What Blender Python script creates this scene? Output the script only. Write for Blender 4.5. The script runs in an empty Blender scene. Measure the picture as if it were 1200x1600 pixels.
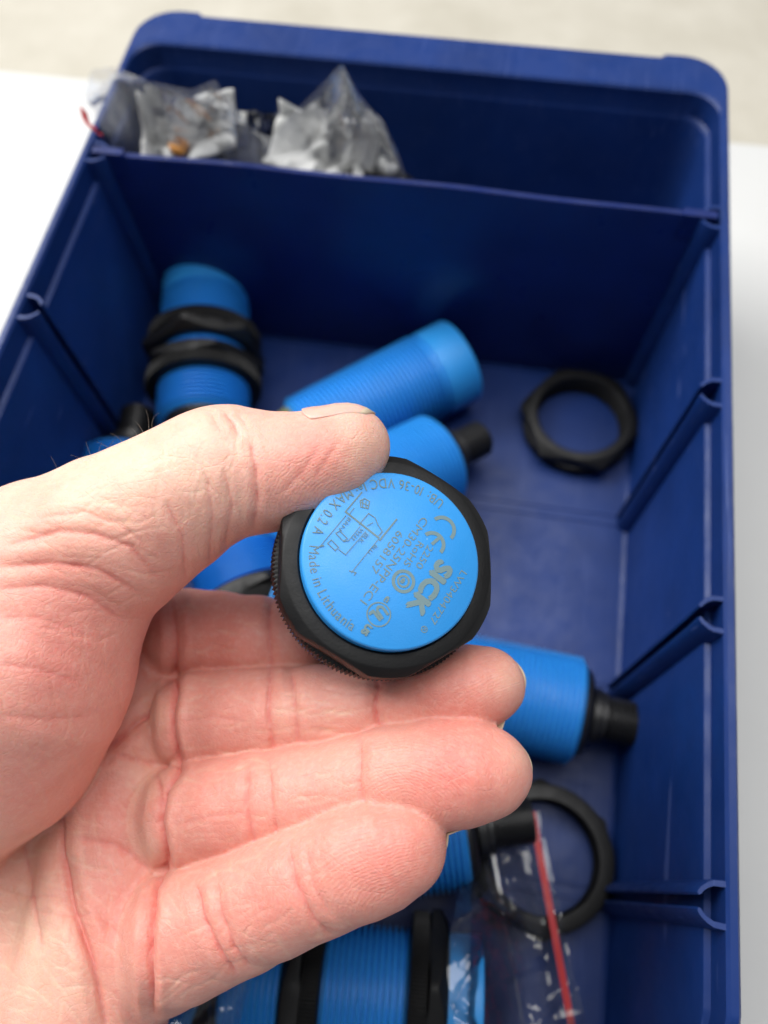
import bpy, bmesh, math, random
import numpy as np
from mathutils import Matrix, Vector

random.seed(7)
RNG = np.random.default_rng(7)
MM = 0.001
scene = bpy.context.scene
COL = scene.collection

# ------------------------------------------------------------------ camera
F_PX = 1273.3                                   # focal length for a 1200 x 1600 frame
ROT = np.array([[0.9862, 0.1644, -0.0216], [0.1402, -0.8965, -0.4203], [-0.0885, 0.4115, -0.9071]])
_u, _, _v = np.linalg.svd(ROT)
ROT = _u @ _v                                   # rows: right, down, forward
CAM = np.array([30.1, -176.2, 245.0])           # millimetres, bin floor is z = 0
cam_data = bpy.data.cameras.new('camera')
cam = bpy.data.objects.new('camera', cam_data)
COL.objects.link(cam)
m = Matrix.Identity(4)
for i in range(3):
    m[i][0] = ROT[0][i]; m[i][1] = -ROT[1][i]; m[i][2] = -ROT[2][i]; m[i][3] = CAM[i] * MM
cam.matrix_world = m
cam_data.sensor_fit = 'VERTICAL'
cam_data.sensor_height = 36.0
cam_data.lens = F_PX / 1600 * 36.0
cam_data.clip_start = 0.005
cam_data.clip_end = 20
cam_data.dof.use_dof = True
cam_data.dof.focus_distance = 0.134
cam_data.dof.aperture_fstop = 11.5
scene.camera = cam

# ------------------------------------------------------------------ light
world = bpy.data.worlds.new('World')
scene.world = world
world.use_nodes = True
bg = world.node_tree.nodes['Background']
bg.inputs[0].default_value = (0.86, 0.92, 1.0, 1)
bg.inputs[1].default_value = 0.25

def area_light(name, loc, target, sx, sy, power, color):
    d = bpy.data.lights.new(name, 'AREA')
    d.shape = 'RECTANGLE'; d.size = sx; d.size_y = sy; d.energy = power; d.color = color
    o = bpy.data.objects.new(name, d); COL.objects.link(o)
    o.location = loc
    o.rotation_euler = (Vector(target) - Vector(loc)).to_track_quat('-Z', 'Y').to_euler()
    return o
area_light('window_light', (-0.77, 0.27, 0.90), (0.02, -0.06, 0.05), 0.75, 0.65, 18.5, (1.0, 0.99, 0.965))
area_light('overhead_fill_light', (0.06, 0.16, 1.10), (0.0, -0.05, 0.05), 0.9, 0.8, 12.5, (1.0, 0.99, 0.97))  # added fill from above: sheen on rim and floor, brighter palm and table

vs = scene.view_settings
vs.view_transform = 'Standard'; vs.look = 'None'; vs.exposure = -0.14; vs.gamma = 1.0
vs.use_curve_mapping = False
scene.render.engine = 'CYCLES'
scene.cycles.use_denoising = True
scene.cycles.use_adaptive_sampling = True
scene.cycles.adaptive_threshold = 0.03
scene.cycles.max_bounces = 6
scene.cycles.diffuse_bounces = 3
scene.cycles.glossy_bounces = 3
scene.cycles.transparent_max_bounces = 16
scene.cycles.sample_clamp_indirect = 6.0
scene.cycles.caustics_reflective = False
scene.cycles.caustics_refractive = False

# ------------------------------------------------------------------ helpers
def ray(u, v):
    return ROT.T @ np.array([(u - 600) / F_PX, (v - 800) / F_PX, 1.0])
def onz(u, v, z):
    r = ray(u, v); return CAM + r * ((z - CAM[2]) / r[2])
def cam_pt(u, v, d):
    return np.array([(u - 600) / F_PX * d, (v - 800) / F_PX * d, d])
def cam_to_world(p):
    return np.asarray(p) @ ROT + CAM

def tag(o, label, cat, group=None):
    o['label'] = label; o['category'] = cat
    if group: o['group'] = group
    return o
def empty(name, loc=(0, 0, 0)):
    o = bpy.data.objects.new(name, None); COL.objects.link(o)
    o.location = Vector(loc) * MM; o.empty_display_size = 0.005
    return o
def mesh_obj(name, verts, faces, mat, parent=None, smooth=False, sharp=None):
    me = bpy.data.meshes.new(name)
    me.from_pydata([tuple(float(c) * MM for c in v) for v in verts], [], faces)
    me.validate()
    bm = bmesh.new(); bm.from_mesh(me); bmesh.ops.recalc_face_normals(bm, faces=bm.faces); bm.to_mesh(me); bm.free()
    if smooth:
        for p in me.polygons: p.use_smooth = True
        if sharp is not None: me.set_sharp_from_angle(angle=math.radians(sharp))
    me.materials.append(mat)
    o = bpy.data.objects.new(name, me); COL.objects.link(o)
    if parent: o.parent = parent
    return o
def add_obj(name, me, parent=None):
    o = bpy.data.objects.new(name, me); COL.objects.link(o)
    if parent: o.parent = parent
    return o

class NT:
    def __init__(s, name):
        s.m = bpy.data.materials.new(name); s.m.use_nodes = True
        s.t = s.m.node_tree; s.n = s.t.nodes; s.b = s.n['Principled BSDF']; s.out = s.n['Material Output']
    def node(s, kind, **kw):
        n = s.n.new(kind)
        for k, v in kw.items():
            if k.startswith('in_'): n.inputs[k[3:].replace('_', ' ')].default_value = v
            else: setattr(n, k, v)
        return n
    def link(s, a, b): s.t.links.new(a, b)
    def coord(s, out='Object', scale=None):
        c = s.node('ShaderNodeTexCoord'); o = c.outputs[out]
        if scale is not None:
            mp = s.node('ShaderNodeMapping'); mp.inputs['Scale'].default_value = scale
            s.link(o, mp.inputs['Vector']); o = mp.outputs[0]
        return o
    def noise(s, vec, scale, detail=3, rough=.5):
        n = s.node('ShaderNodeTexNoise'); n.inputs['Scale'].default_value = scale
        n.inputs['Detail'].default_value = detail; n.inputs['Roughness'].default_value = rough
        s.link(vec, n.inputs['Vector']); return n.outputs[0]
    def ramp(s, fac, stops):
        r = s.node('ShaderNodeValToRGB'); e = r.color_ramp.elements
        while len(e) > 1: e.remove(e[-1])
        e[0].position = stops[0][0]; e[0].color = stops[0][1]
        for p, c in stops[1:]:
            q = e.new(p); q.color = c
        s.link(fac, r.inputs[0]); return r.outputs[0]
    def mix(s, fac, a, b, mode='MIX'):
        x = s.node('ShaderNodeMix', data_type='RGBA', blend_type=mode)
        for sock, val in ((x.inputs[0], fac), (x.inputs[6], a), (x.inputs[7], b)):
            if hasattr(val, 'links'): s.link(val, sock)
            else: sock.default_value = val
        return x.outputs[2]
    def math(s, op, a, b=None):
        x = s.node('ShaderNodeMath', operation=op)
        for sock, val in zip(x.inputs, (a, b)):
            if val is None: continue
            if hasattr(val, 'links'): s.link(val, sock)
            else: sock.default_value = val
        return x.outputs[0]
    def bump(s, height, strength, dist=0.0003, prev=None):
        b = s.node('ShaderNodeBump'); b.inputs['Strength'].default_value = strength
        b.inputs['Distance'].default_value = dist; s.link(height, b.inputs['Height'])
        if prev is not None: s.link(prev, b.inputs['Normal'])
        return b.outputs[0]
def c4(r, g, b): return (r, g, b, 1)

def plastic(name, col, rough, var=.12, bump=.15, bscale=2500, specks=None, spec=.5, scratch=0):
    k = NT(name); co = k.coord('Object')
    big = k.noise(co, 55, 2)
    a = tuple(c * (1 - var) for c in col) + (1,); b = tuple(min(1, c * (1 + var)) for c in col) + (1,)
    base = k.ramp(big, [(.3, a), (.7, b)])
    if specks:
        v = k.node('ShaderNodeTexVoronoi'); v.inputs['Scale'].default_value = specks[0]; k.link(co, v.inputs['Vector'])
        msk = k.ramp(v.outputs['Distance'], [(specks[1], c4(1, 1, 1)), (specks[1] * 1.5, c4(0, 0, 0))])
        gate = k.ramp(k.noise(co, specks[0] * .35, 2), [(.58, c4(0, 0, 0)), (.62, c4(1, 1, 1))])
        f = k.math('MULTIPLY', msk, gate); f = k.math('MULTIPLY', f, specks[3])
        base = k.mix(f, base, specks[2])
    if scratch:
        for rot, thr in (((.2, .1, .6), .71), ((.5, -.3, -.9), .73)):
            mp = k.node('ShaderNodeMapping'); mp.inputs['Rotation'].default_value = rot; mp.inputs['Scale'].default_value = (3200, 30, 140); k.link(co, mp.inputs[0])
            ln = k.ramp(k.noise(mp.outputs[0], 1.0, 1), [(thr, c4(0, 0, 0)), (thr + .03, c4(scratch, scratch, scratch))])
            base = k.mix(ln, base, c4(.16, .22, .50))
    k.link(base, k.b.inputs['Base Color'])
    rr = k.ramp(k.noise(co, 160, 2, .65), [(.3, c4(rough * .8, 0, 0)), (.7, c4(rough * 1.2, 0, 0))])
    sp = k.node('ShaderNodeSeparateColor'); k.link(rr, sp.inputs[0]); k.link(sp.outputs[0], k.b.inputs['Roughness'])
    k.b.inputs['Specular IOR Level'].default_value = spec
    k.link(k.bump(k.noise(co, bscale, 2), bump, .00006), k.b.inputs['Normal'])
    return k.m

M = {}
M['bin'] = plastic('navy_polypropylene', (.006, .027, .138), .46, .10, .25, 1800, specks=(190, .035, c4(.35, .42, .7), .5), scratch=.22, spec=.3)
M['divider'] = plastic('navy_divider_plastic', (.0045, .0165, .115), .34, .10, .2, 1500, specks=(150, .03, c4(.3, .4, .65), .4))
M['blue'] = plastic('sky_blue_pbt', (.026, .275, .70), .44, .05, .35, 3500, specks=(420, .05, c4(.35, .6, .9), .35))
M['black'] = plastic('black_nylon', (.0065, .0065, .007), .50, .2, .5, 2200, spec=.28, specks=(330, .06, c4(.32, .32, .32), .45))
M['conn'] = plastic('black_connector_plastic', (.012, .012, .013), .40, .2, .3, 2200)
M['print'] = plastic('laser_marking', (.125, .205, .225), .6, .12, .2, 3000)
M['paper'] = plastic('white_paper', (.78, .79, .78), .7, .04, .3, 900)
M['brass'] = plastic('orange_brass', (.62, .27, .06), .35, .15, .2)
M['red'] = plastic('red_zip_strip', (.42, .010, .016), .5, .1, .2)

k = NT('thin_paper'); co = k.coord()
df = k.node('ShaderNodeBsdfDiffuse'); tl = k.node('ShaderNodeBsdfTranslucent'); mx = k.node('ShaderNodeMixShader'); mx.inputs[0].default_value = .5
pc = k.ramp(k.noise(co, 90, 3), [(.3, c4(.80, .81, .80)), (.7, c4(.88, .88, .87))])
for q in (df, tl): k.link(pc, q.inputs[0])
k.link(df.outputs[0], mx.inputs[1]); k.link(tl.outputs[0], mx.inputs[2]); k.link(mx.outputs[0], k.out.inputs[0]); M['paper'] = k.m
k = NT('olive_translucent'); k.b.inputs['Base Color'].default_value = c4(.22, .235, .11)
k.b.inputs['Roughness'].default_value = .35; k.b.inputs['Transmission Weight'].default_value = .25
k.link(k.bump(k.noise(k.coord(), 1500, 2), .2, .0001), k.b.inputs['Normal']); M['olive'] = k.m

def film_material(name, milk, gloss):
    k = NT(name); co = k.coord()
    fres = k.node('ShaderNodeFresnel'); fres.inputs[0].default_value = 1.5
    bn = k.bump(k.noise(co, 220, 2, .6), .35, .0012)
    k.link(bn, fres.inputs['Normal'])
    tr = k.node('ShaderNodeBsdfTransparent'); tr.inputs[0].default_value = c4(.95, .95, .96)
    gl = k.node('ShaderNodeBsdfGlossy'); gl.inputs['Roughness'].default_value = .08; k.link(bn, gl.inputs['Normal'])
    df = k.node('ShaderNodeBsdfDiffuse'); df.inputs[0].default_value = c4(.85, .87, .9)
    tl = k.node('ShaderNodeBsdfTranslucent'); tl.inputs[0].default_value = c4(.85, .87, .9)
    m1 = k.node('ShaderNodeMixShader'); m1.inputs[0].default_value = .7; k.link(df.outputs[0], m1.inputs[1]); k.link(tl.outputs[0], m1.inputs[2])
    m2 = k.node('ShaderNodeMixShader'); m2.inputs[0].default_value = milk; k.link(tr.outputs[0], m2.inputs[1]); k.link(m1.outputs[0], m2.inputs[2])
    m3 = k.node('ShaderNodeMixShader'); k.link(k.math('MULTIPLY', fres.outputs[0], gloss), m3.inputs[0]); k.link(m2.outputs[0], m3.inputs[1]); k.link(gl.outputs[0], m3.inputs[2])
    k.link(m3.outputs[0], k.out.inputs[0]); return k.m
M['film'] = film_material('clear_bag_film', .05, 1.5)
M['film_milky'] = film_material('milky_bag_film', .17, 2.4)

k = NT('white_table_cloth'); co = k.coord()
k.link(k.ramp(k.noise(co, 9, 4), [(.3, c4(.55, .55, .545)), (.7, c4(.60, .60, .59))]), k.b.inputs['Base Color'])
k.b.inputs['Roughness'].default_value = .8
wv = k.node('ShaderNodeTexWave'); wv.inputs['Scale'].default_value = 420; wv.inputs['Distortion'].default_value = 1; k.link(co, wv.inputs[0])
k.link(k.bump(wv.outputs[1], .15, .0003), k.b.inputs['Normal']); M['table'] = k.m

k = NT('beige_plaster'); co = k.coord()
k.link(k.ramp(k.noise(co, 26, 7, .62), [(.3, c4(.42, .39, .325)), (.7, c4(.50, .47, .405))]), k.b.inputs['Base Color'])
k.b.inputs['Roughness'].default_value = .85
k.link(k.bump(k.noise(co, 180, 4), .4, .001), k.b.inputs['Normal']); M['wall'] = k.m

# ------------------------------------------------------------------ setting: table and wall behind
def grid_sheet(name, x0, x1, y0, y1, z, nx, ny, mat, fn=None):
    vs_, fs = [], []
    for j in range(ny + 1):
        for i in range(nx + 1):
            x = x0 + (x1 - x0) * i / nx; y = y0 + (y1 - y0) * j / ny
            vs_.append((x, y, z + (fn(x, y) if fn else 0)))
    for j in range(ny):
        for i in range(nx):
            a = j * (nx + 1) + i; fs.append((a, a + 1, a + nx + 2, a + nx + 1))
    return mesh_obj(name, vs_, fs, mat, smooth=True)
def slab(name, x0, x1, y0, y1, z0, z1, mat, bev=3.0):
    bm = bmesh.new(); bmesh.ops.create_cube(bm, size=1)
    for v in bm.verts:
        v.co = Vector(((x0 if v.co.x < 0 else x1), (y0 if v.co.y < 0 else y1), (z0 if v.co.z < 0 else z1)))
    bmesh.ops.bevel(bm, geom=bm.edges[:], offset=bev, segments=3, affect='EDGES')
    o = mesh_obj(name, [v.co for v in bm.verts], [[v.index for v in f.verts] for f in bm.faces], mat, smooth=True, sharp=40)
    bm.free(); return o
TABLE_Z = -3.0
t = slab('table_top', -900, 900, -800, 131, TABLE_Z - 30, TABLE_Z, M['table'], 4); t['kind'] = 'structure'
w = slab('window_ledge', -1500, 1500, 133, 1100, -60, -22, M['wall'], 4); w['kind'] = 'structure'

# ------------------------------------------------------------------ storage bin
H = 78.0
bin_root = empty('storage_bin', (0, -90, TABLE_Z))
tag(bin_root, 'navy blue plastic storage bin with slotted side walls standing on the white table', 'bin')
BIN_OFF = np.array([0, -90, TABLE_Z])
YF, YR = -238.0, -187.0                         # front wall, end of the full-height rim

def rim_scale(y):
    if y >= YR: return 1.0
    return 1.0 - .48 * min(1, (YR - y) / (YR - YF + 4))
def loop(xh, yf, yb, r, z, lug=0.0):
    """rounded rectangle, same point count for every call; starts at front left, runs round"""
    pts = []
    def arc(cx, cy, a0, rr):
        for i in range(9):
            a = math.radians(a0 + 90 * i / 8); pts.append((cx + rr * math.cos(a), cy + rr * math.sin(a)))
    arc(xh - r, yf + r, -90, r)                                   # front right
    for y in (-215, YR - .6, YR + .6, -130, -60, 0): pts.append((xh, y))
    arc(xh - r, yb + lug - r, 0, r)                               # back right
    for x in (73, 71.5, 30, -30, -71.5, -73): pts.append((x, yb + (lug if abs(x) > 72 else 0)))
    arc(-xh + r, yb + lug - r, 90, r)
    for y in (0, -60, -130, YR + .6, YR - .6, -215): pts.append((-xh, y))
    arc(-xh + r, yf + r, 180, r)
    return [np.array((x, y, z * rim_scale(y) if z > 0 else z)) for x, y in pts]
def loft(name, loops, mat, parent, cap_last=False, cap_first=False, sharp=35):
    n = len(loops[0]); vs_ = [p - BIN_OFF for l in loops for p in l]; fs = []
    for k_ in range(len(loops) - 1):
        for i in range(n):
            j = (i + 1) % n; fs.append((k_ * n + i, k_ * n + j, (k_ + 1) * n + j, (k_ + 1) * n + i))
    if cap_last: fs.append(tuple(range((len(loops) - 1) * n, len(loops) * n)))
    if cap_first: fs.append(tuple(range(n))[::-1])
    return mesh_obj(name, vs_, fs, mat, parent, smooth=True, sharp=sharp)
# shell: outside from below up to the rim, over the rim, down the ledge, the inner wall and the floor fillet
shell = [loop(86.6, YF - 2, 47.5, 9, TABLE_Z + .2), loop(86.8, YF - 2, 48.0, 9, TABLE_Z + 1.5), loop(89.6, YF - 2.5, 50.2, 10, 62),
         loop(91.3, YF - 3.5, 61.6, 13, 62.4, 1.6), loop(91.5, YF - 4, 62.0, 13, 77.2, 1.6), loop(90.9, YF - 3.6, 61.4, 12.6, 78.0, 1.6),
         loop(89.5, YF - .6, 48.2, 9, 78.0), loop(88.9, YF, 47.5, 9, 77.3), loop(88.5, YF, 47.2, 9, 70.6),
         loop(87.4, YF + .8, 46.8, 8.5, 69.9), loop(87.1, YF + 1, 46.5, 8.5, 69.0), loop(85.9, YF + 2, 45.2, 7, 2.2),
         loop(85.3, YF + 2.5, 44.6, 6.5, .7), loop(84.2, YF + 3.5, 43.5, 5.5, 0.05)]
loft('shell', shell, M['bin'], bin_root)
fl = loop(84.2, YF + 3.5, 43.5, 5.5, 0.05)
mesh_obj('floor', [p - BIN_OFF for p in fl], [tuple(range(len(fl)))], M['bin'], bin_root)
un = loop(86.6, YF - 2, 47.5, 9, TABLE_Z + .2)
mesh_obj('underside', [p - BIN_OFF for p in un], [tuple(range(len(un)))], M['bin'], bin_root)

SLOTS = [0.0, -56.4, -112.8, -169.1]
def wall_x(z): return 85.3 + (87.2 - 85.3) * z / 70.0
def guide_rail(y, side, dirn):
    """one rib of a slot: a thin web standing off the side wall, its free edge curled towards its twin"""
    prof0 = [(1.2, 2.4), (-.4, 2.15), (-1.6, 1.6), (-2.7, .75), (-3.3, .1), (-3.6, -.55), (-3.35, -1.0), (-2.85, -.8), (-2.45, -.2), (-1.6, .5), (-.4, 1.05), (1.2, 1.2)]
    vs_, fs = [], []
    zs = [0.2, 20, 45, 68.5, 76.6, 77.4]
    for q, z in enumerate(zs):
        for (a, b) in prof0:
            s_ = .93 if q == len(zs) - 1 else 1.0
            x = (wall_x(min(z, 69)) + (0 if z < 69 else 1.6 * min(1, (z - 69) / 6) * (1 if a > 0 else 0)) + a * s_) * 1.0
            vs_.append(np.array((side * x, y + dirn * (b * s_ + 2.0), z)) - BIN_OFF)
    n = len(prof0)
    for q in range(len(zs) - 1):
        for i in range(n):
            j = (i + 1) % n; fs.append((q * n + i, q * n + j, (q + 1) * n + j, (q + 1) * n + i))
    fs.append(tuple(range((len(zs) - 1) * n, len(zs) * n)))
    return mesh_obj('guide_rail', vs_, fs, M['bin'], bin_root, smooth=True, sharp=50)
for y in SLOTS:
    for side in (-1, 1):
        for dirn in (-1, 1): guide_rail(y, side, dirn)
def floor_ridge(y, h, wd):
    prof = [(-wd, 0.0), (-wd * .6, h), (wd * .6, h), (wd, 0.0)]
    vs_ = [np.array((sx * 83.9, y + a, b)) - BIN_OFF for sx in (-1, 1) for a, b in prof]
    mesh_obj('floor_ridge', vs_, [(0, 1, 5, 4), (1, 2, 6, 5), (2, 3, 7, 6)], M['bin'], bin_root)
for y in SLOTS:
    floor_ridge(y - 1.75, .9 if y == 0 else .35, .6)
    floor_ridge(y + 1.75, .9 if y == 0 else .35, .6)

# divider plate in the rear slot
def divider():
    root = empty('divider_plate', (0, 0, .6))
    tag(root, 'dark navy plastic divider plate slotted across the bin in front of the rear compartment', 'divider')
    vs_, fs = [], []
    N = 40
    prof = [(-.95, 0), (-.95, 76.0), (-.7, 76.8), (.7, 76.8), (.95, 76.0), (.95, 0)]
    for i in range(N + 1):
        s_ = -1 + 2 * i / N
        for (b, z) in prof:
            xw = wall_x(min(z, 70)) - 1.1 + (1.2 if z > 72 else 0)
            bow = .9 * (1 - s_ * s_) * (z / 77)
            lift = .25 * math.sin(s_ * 9) * (1 if z > 70 else 0)
            vs_.append((s_ * xw, b + bow, z + lift))
    n = len(prof)
    for i in range(N):
        for j in range(n - 1): fs.append((i * n + j, i * n + j + 1, (i + 1) * n + j + 1, (i + 1) * n + j))
    fs.append(tuple(range(n))); fs.append(tuple(range(N * n, N * n + n)))
    mesh_obj('plate', vs_, fs, M['divider'], root, smooth=True, sharp=35)
    for sx in (-1, 1):                              # thickened grip at each top end
        vs2 = [(sx * x, y, z) for x in (79.0, 87.9) for y, z in ((-1.25, 70), (-1.25, 77.6), (1.25, 77.6), (1.25, 70))]
        mesh_obj('end_tab', vs2, [(0, 1, 2, 3), (4, 5, 6, 7), (0, 1, 5, 4), (1, 2, 6, 5), (2, 3, 7, 6), (3, 0, 4, 7)], M['divider'], root)
divider()

# ------------------------------------------------------------------ sensors and nuts (shared meshes)
def lathe_mesh(name, prof, seg, mat, sharp=40, close=True):
    """prof: list of (r, z); r = 0 closes the end"""
    vs_, fs, rows = [], [], []
    for r, z in prof:
        if r < 1e-6: rows.append([len(vs_)]); vs_.append((0, 0, z))
        else:
            rows.append(list(range(len(vs_), len(vs_) + seg)))
            vs_ += [(r * math.cos(2 * math.pi * i / seg), r * math.sin(2 * math.pi * i / seg), z) for i in range(seg)]
    for a, b in zip(rows, rows[1:]):
        for i in range(seg):
            j = (i + 1) % seg
            if len(a) == 1 and len(b) == 1: continue
            if len(a) == 1: fs.append((a[0], b[j], b[i]))
            elif len(b) == 1: fs.append((a[i], a[j], b[0]))
            else: fs.append((a[i], a[j], b[j], b[i]))
    o = mesh_obj(name, vs_, fs, mat, smooth=True, sharp=sharp)
    me = o.data; bpy.data.objects.remove(o); return me
def thread(r, root, z0, z1, pitch):
    p = [(root, z0)]; z = z0
    while z + pitch <= z1 + 1e-6:
        p += [(root, z + pitch * .14), (r, z + pitch * .46), (r, z + pitch * .58), (root, z + pitch * .9)]; z += pitch
    return p + [(root, z1)]
BODY = lathe_mesh('threaded_body', [(0, .1), (13.2, .1), (14.0, .8)] + thread(15.0, 13.45, 1.0, 48.5, 1.5) + [(14.6, 48.7), (14.6, 49.6)], 96, M['blue'], 60)
CAP = lathe_mesh('front_cap', [(14.3, 49.2), (14.75, 49.5), (14.75, 59.6), (14.62, 59.95), (14.35, 60.1), (0, 60.1)], 96, M['blue'], 50)
RING = lathe_mesh('indicator_ring', [(0, -3.4), (11.2, -3.4), (12.4, -2.6), (12.7, -.6), (12.7, .3)], 64, M['olive'], 50)
RINGB = lathe_mesh('end_plug', [(0, -2.4), (10.2, -2.4), (11.6, -1.8), (12.4, -.4), (12.4, .3)], 64, M['conn'], 50)
CONN = lathe_mesh('connector', [(0, -17.4), (4.6, -17.4), (4.9, -17.0)] and [(0, -13), (4.4, -13), (4.4, -17.6), (5.2, -17.6)] + [(r, z) for r, z in thread(6.0, 5.45, -17.2, -7.2, 1.0)] + [(6.9, -7.0), (6.9, -5.6), (7.6, -5.2), (7.6, -3.2)], 56, M['conn'], 55)

def nut_meshes(AF=17.7, CR=18.8, FR=18.65, IR=14.4):
    seg = 144
    def ro(a):
        b = (a + math.pi / 6) % (math.pi / 3) - math.pi / 6
        return min(AF / math.cos(b), CR)
    rings = []
    def ring(fn, z): rings.append([(fn(2 * math.pi * i / seg) * math.cos(2 * math.pi * i / seg), fn(2 * math.pi * i / seg) * math.sin(2 * math.pi * i / seg), z if not callable(z) else z(2 * math.pi * i / seg)) for i in range(seg)])
    ring(lambda a: IR - .1, .2)
    for i in range(5):
        ring(lambda a: IR - .1, .5 + i * 1.6); ring(lambda a: IR + .55, 1.3 + i * 1.6)
    ring(lambda a: IR + .1, 8.35); ring(lambda a: IR + .75, 9.0)
    ring(lambda a: 17.1, 9.0)
    ring(lambda a: 17.45, 8.85)
    # 30 degree chamfer cone meets the hexagon: scalloped edge
    ring(lambda a: ro(a) - .12, lambda a: 8.85 - (ro(a) - 17.5) * .75)
    ring(lambda a: ro(a), lambda a: 8.55 - (ro(a) - 17.5) * .75)
    ring(lambda a: ro(a), 4.8)
    ring(lambda a: min(ro(a), 18.1), 4.2)
    vs_ = [p for r in rings for p in r]; fs = []
    for k_ in range(len(rings) - 1):
        for i in range(seg):
            j = (i + 1) % seg; fs.append((k_ * seg + i, k_ * seg + j, (k_ + 1) * seg + j, (k_ + 1) * seg + i))
    o = mesh_obj('nut', vs_, fs, M['black'], smooth=True, sharp=28); hexm = o.data; bpy.data.objects.remove(o)
    nt = 150; rings = []
    def tooth(i): return (FR if i % 4 in (0, 1) else FR - .45)
    n = nt * 4
    def ang(i): return 2 * math.pi * (i + (.25 if i % 4 in (0, 2) else -.25)) / n
    for rr, z in ((lambda i: IR + .3, .0), (lambda i: 17.6, 0.0), (lambda i: tooth(i) - .1, .35), (tooth, .6), (tooth, 4.1), (lambda i: 17.6, 4.45)):
        rings.append([(rr(i) * math.cos(ang(i)), rr(i) * math.sin(ang(i)), z) for i in range(n)])
    vs_ = [p for r in rings for p in r]; fs = []
    for k_ in range(len(rings) - 1):
        for i in range(n):
            j = (i + 1) % n; fs.append((k_ * n + i, k_ * n + j, (k_ + 1) * n + j, (k_ + 1) * n + i))
    o = mesh_obj('serrated_flange', vs_, fs, M['black'], smooth=True, sharp=25); fm = o.data; bpy.data.objects.remove(o)
    return hexm, fm
NUT_T, FLANGE_T = nut_meshes()                 # corners turned down
NUT, FLANGE = nut_meshes(18.0, 20.5, 18.9)      # full corners

def frame(origin, zaxis, xhint):
    z = Vector(zaxis).normalized(); x = Vector(xhint); x = (x - z * x.dot(z)).normalized(); y = z.cross(x)
    mt = Matrix.Identity(4)
    for i in range(3): mt[i][0] = x[i]; mt[i][1] = y[i]; mt[i][2] = z[i]; mt[i][3] = origin[i] * MM
    return mt
def sensor(label, rear, zaxis, nuts=(), roll=(0, 0, 1), group='blue threaded sensors', ring=False):
    """rear: rear end of the threaded body; zaxis points to the front cap; nuts: (z, flipped, spin)"""
    root = empty('sensor'); root.matrix_world = frame(rear, zaxis, roll)
    tag(root, label, 'sensor', group)
    for nm, me in (('threaded_body', BODY), ('front_cap', CAP), ('indicator_ring', RING if ring else RINGB), ('connector', CONN)): add_obj(nm, me, root)
    for z, flip, spin in nuts:
        n = add_obj('nut', NUT, root); n.location = (0, 0, z * MM)
        n.rotation_euler = (math.pi if flip else 0, 0, spin)
        add_obj('serrated_flange', FLANGE, n)
    return root
def by_pixels(front_uv, rear_uv, zf, zr, at_end='front'):
    """direction through two floor-plane pixels; keeps true length from the chosen end"""
    f = onz(*front_uv, zf); r = onz(*rear_uv, zr); d = (f - r) / np.linalg.norm(f - r)
    return (f - d * 60.1, d) if at_end == 'front' else (r, d)

rear, d = by_pixels((322, 436), (316, 760), 19.8, 19.8)
sensor('blue threaded sensor wearing two black nuts, pointing at the divider in the rear left corner', rear, d, [(34, True, .4), (12.5, False, .9)])
rear, d = by_pixels((716, 564), (480, 688), 15.2, 15.4)
sensor('blue sensor without nuts, smooth cap end beside the loose nut on the floor', rear, d, ring=True)
rear, d = by_pixels((452, 832), (688, 716), 28, 16, 'rear')
sensor('blue sensor with bare black connector pointing at the loose nut, just above the held sensor', rear, d)
rear, d = by_pixels((470, 1140), (372, 872), 20.8, 20.8, 'rear')
sensor('blue sensor with one black nut seen in the gap between thumb and index finger', rear, d, [(22.0, True, .2)])
rear, d = by_pixels((150, 970), (203, 716), 15.2, 15.2, 'rear')
sensor('blue sensor by the left wall, mostly hidden behind the thumb base, connector pointing away', rear, d)
rear, d = by_pixels((600, 1044), (903, 1112), 15.2, 15.2, 'rear')
sensor('blue threaded sensor right of the middle fingertip, black connector towards the right wall', rear, d)
rear, d = by_pixels((430, 1330), (727, 1294), 15.2, 18, 'rear')
sensor('blue sensor peeking out between ring finger and little finger, connector over the flat nut', rear, d)
rear, d = by_pixels((748, 1570), (370, 1530), 19.9, 19.9)
sensor('blue sensor with two black nuts beside the clear bag, just below the little finger', rear, d, [(43.0, False, .3), (23.5, True, .1)])
rear, d = by_pixels((120, 1585), (300, 1640), 15.2, 15.2, 'rear')
sensor('blue threaded sensor under clear film at the bottom edge, below the palm', rear, d)

def loose_nut(label, u, v, z, spin, tilt=(0, 0), flip=False):
    o = add_obj('nut', NUT); p = onz(u, v, z)
    o.matrix_world = Matrix.Translation(Vector(p) * MM) @ Matrix.Rotation(tilt[0], 4, 'X') @ Matrix.Rotation(tilt[1], 4, 'Y') @ Matrix.Rotation(spin, 4, 'Z') @ (Matrix.Rotation(math.pi, 4, 'X') if flip else Matrix.Identity(4))
    add_obj('serrated_flange', FLANGE, o)
    tag(o, label, 'nut', 'loose black nuts')
loose_nut('black hexagonal nut lying alone on the bin floor near the divider', 901, 668, .3, .42)
loose_nut('black nut lying flat beside the red zip strip, ring partly under the film', 850, 1338, 9.4, .1, flip=True)

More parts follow.
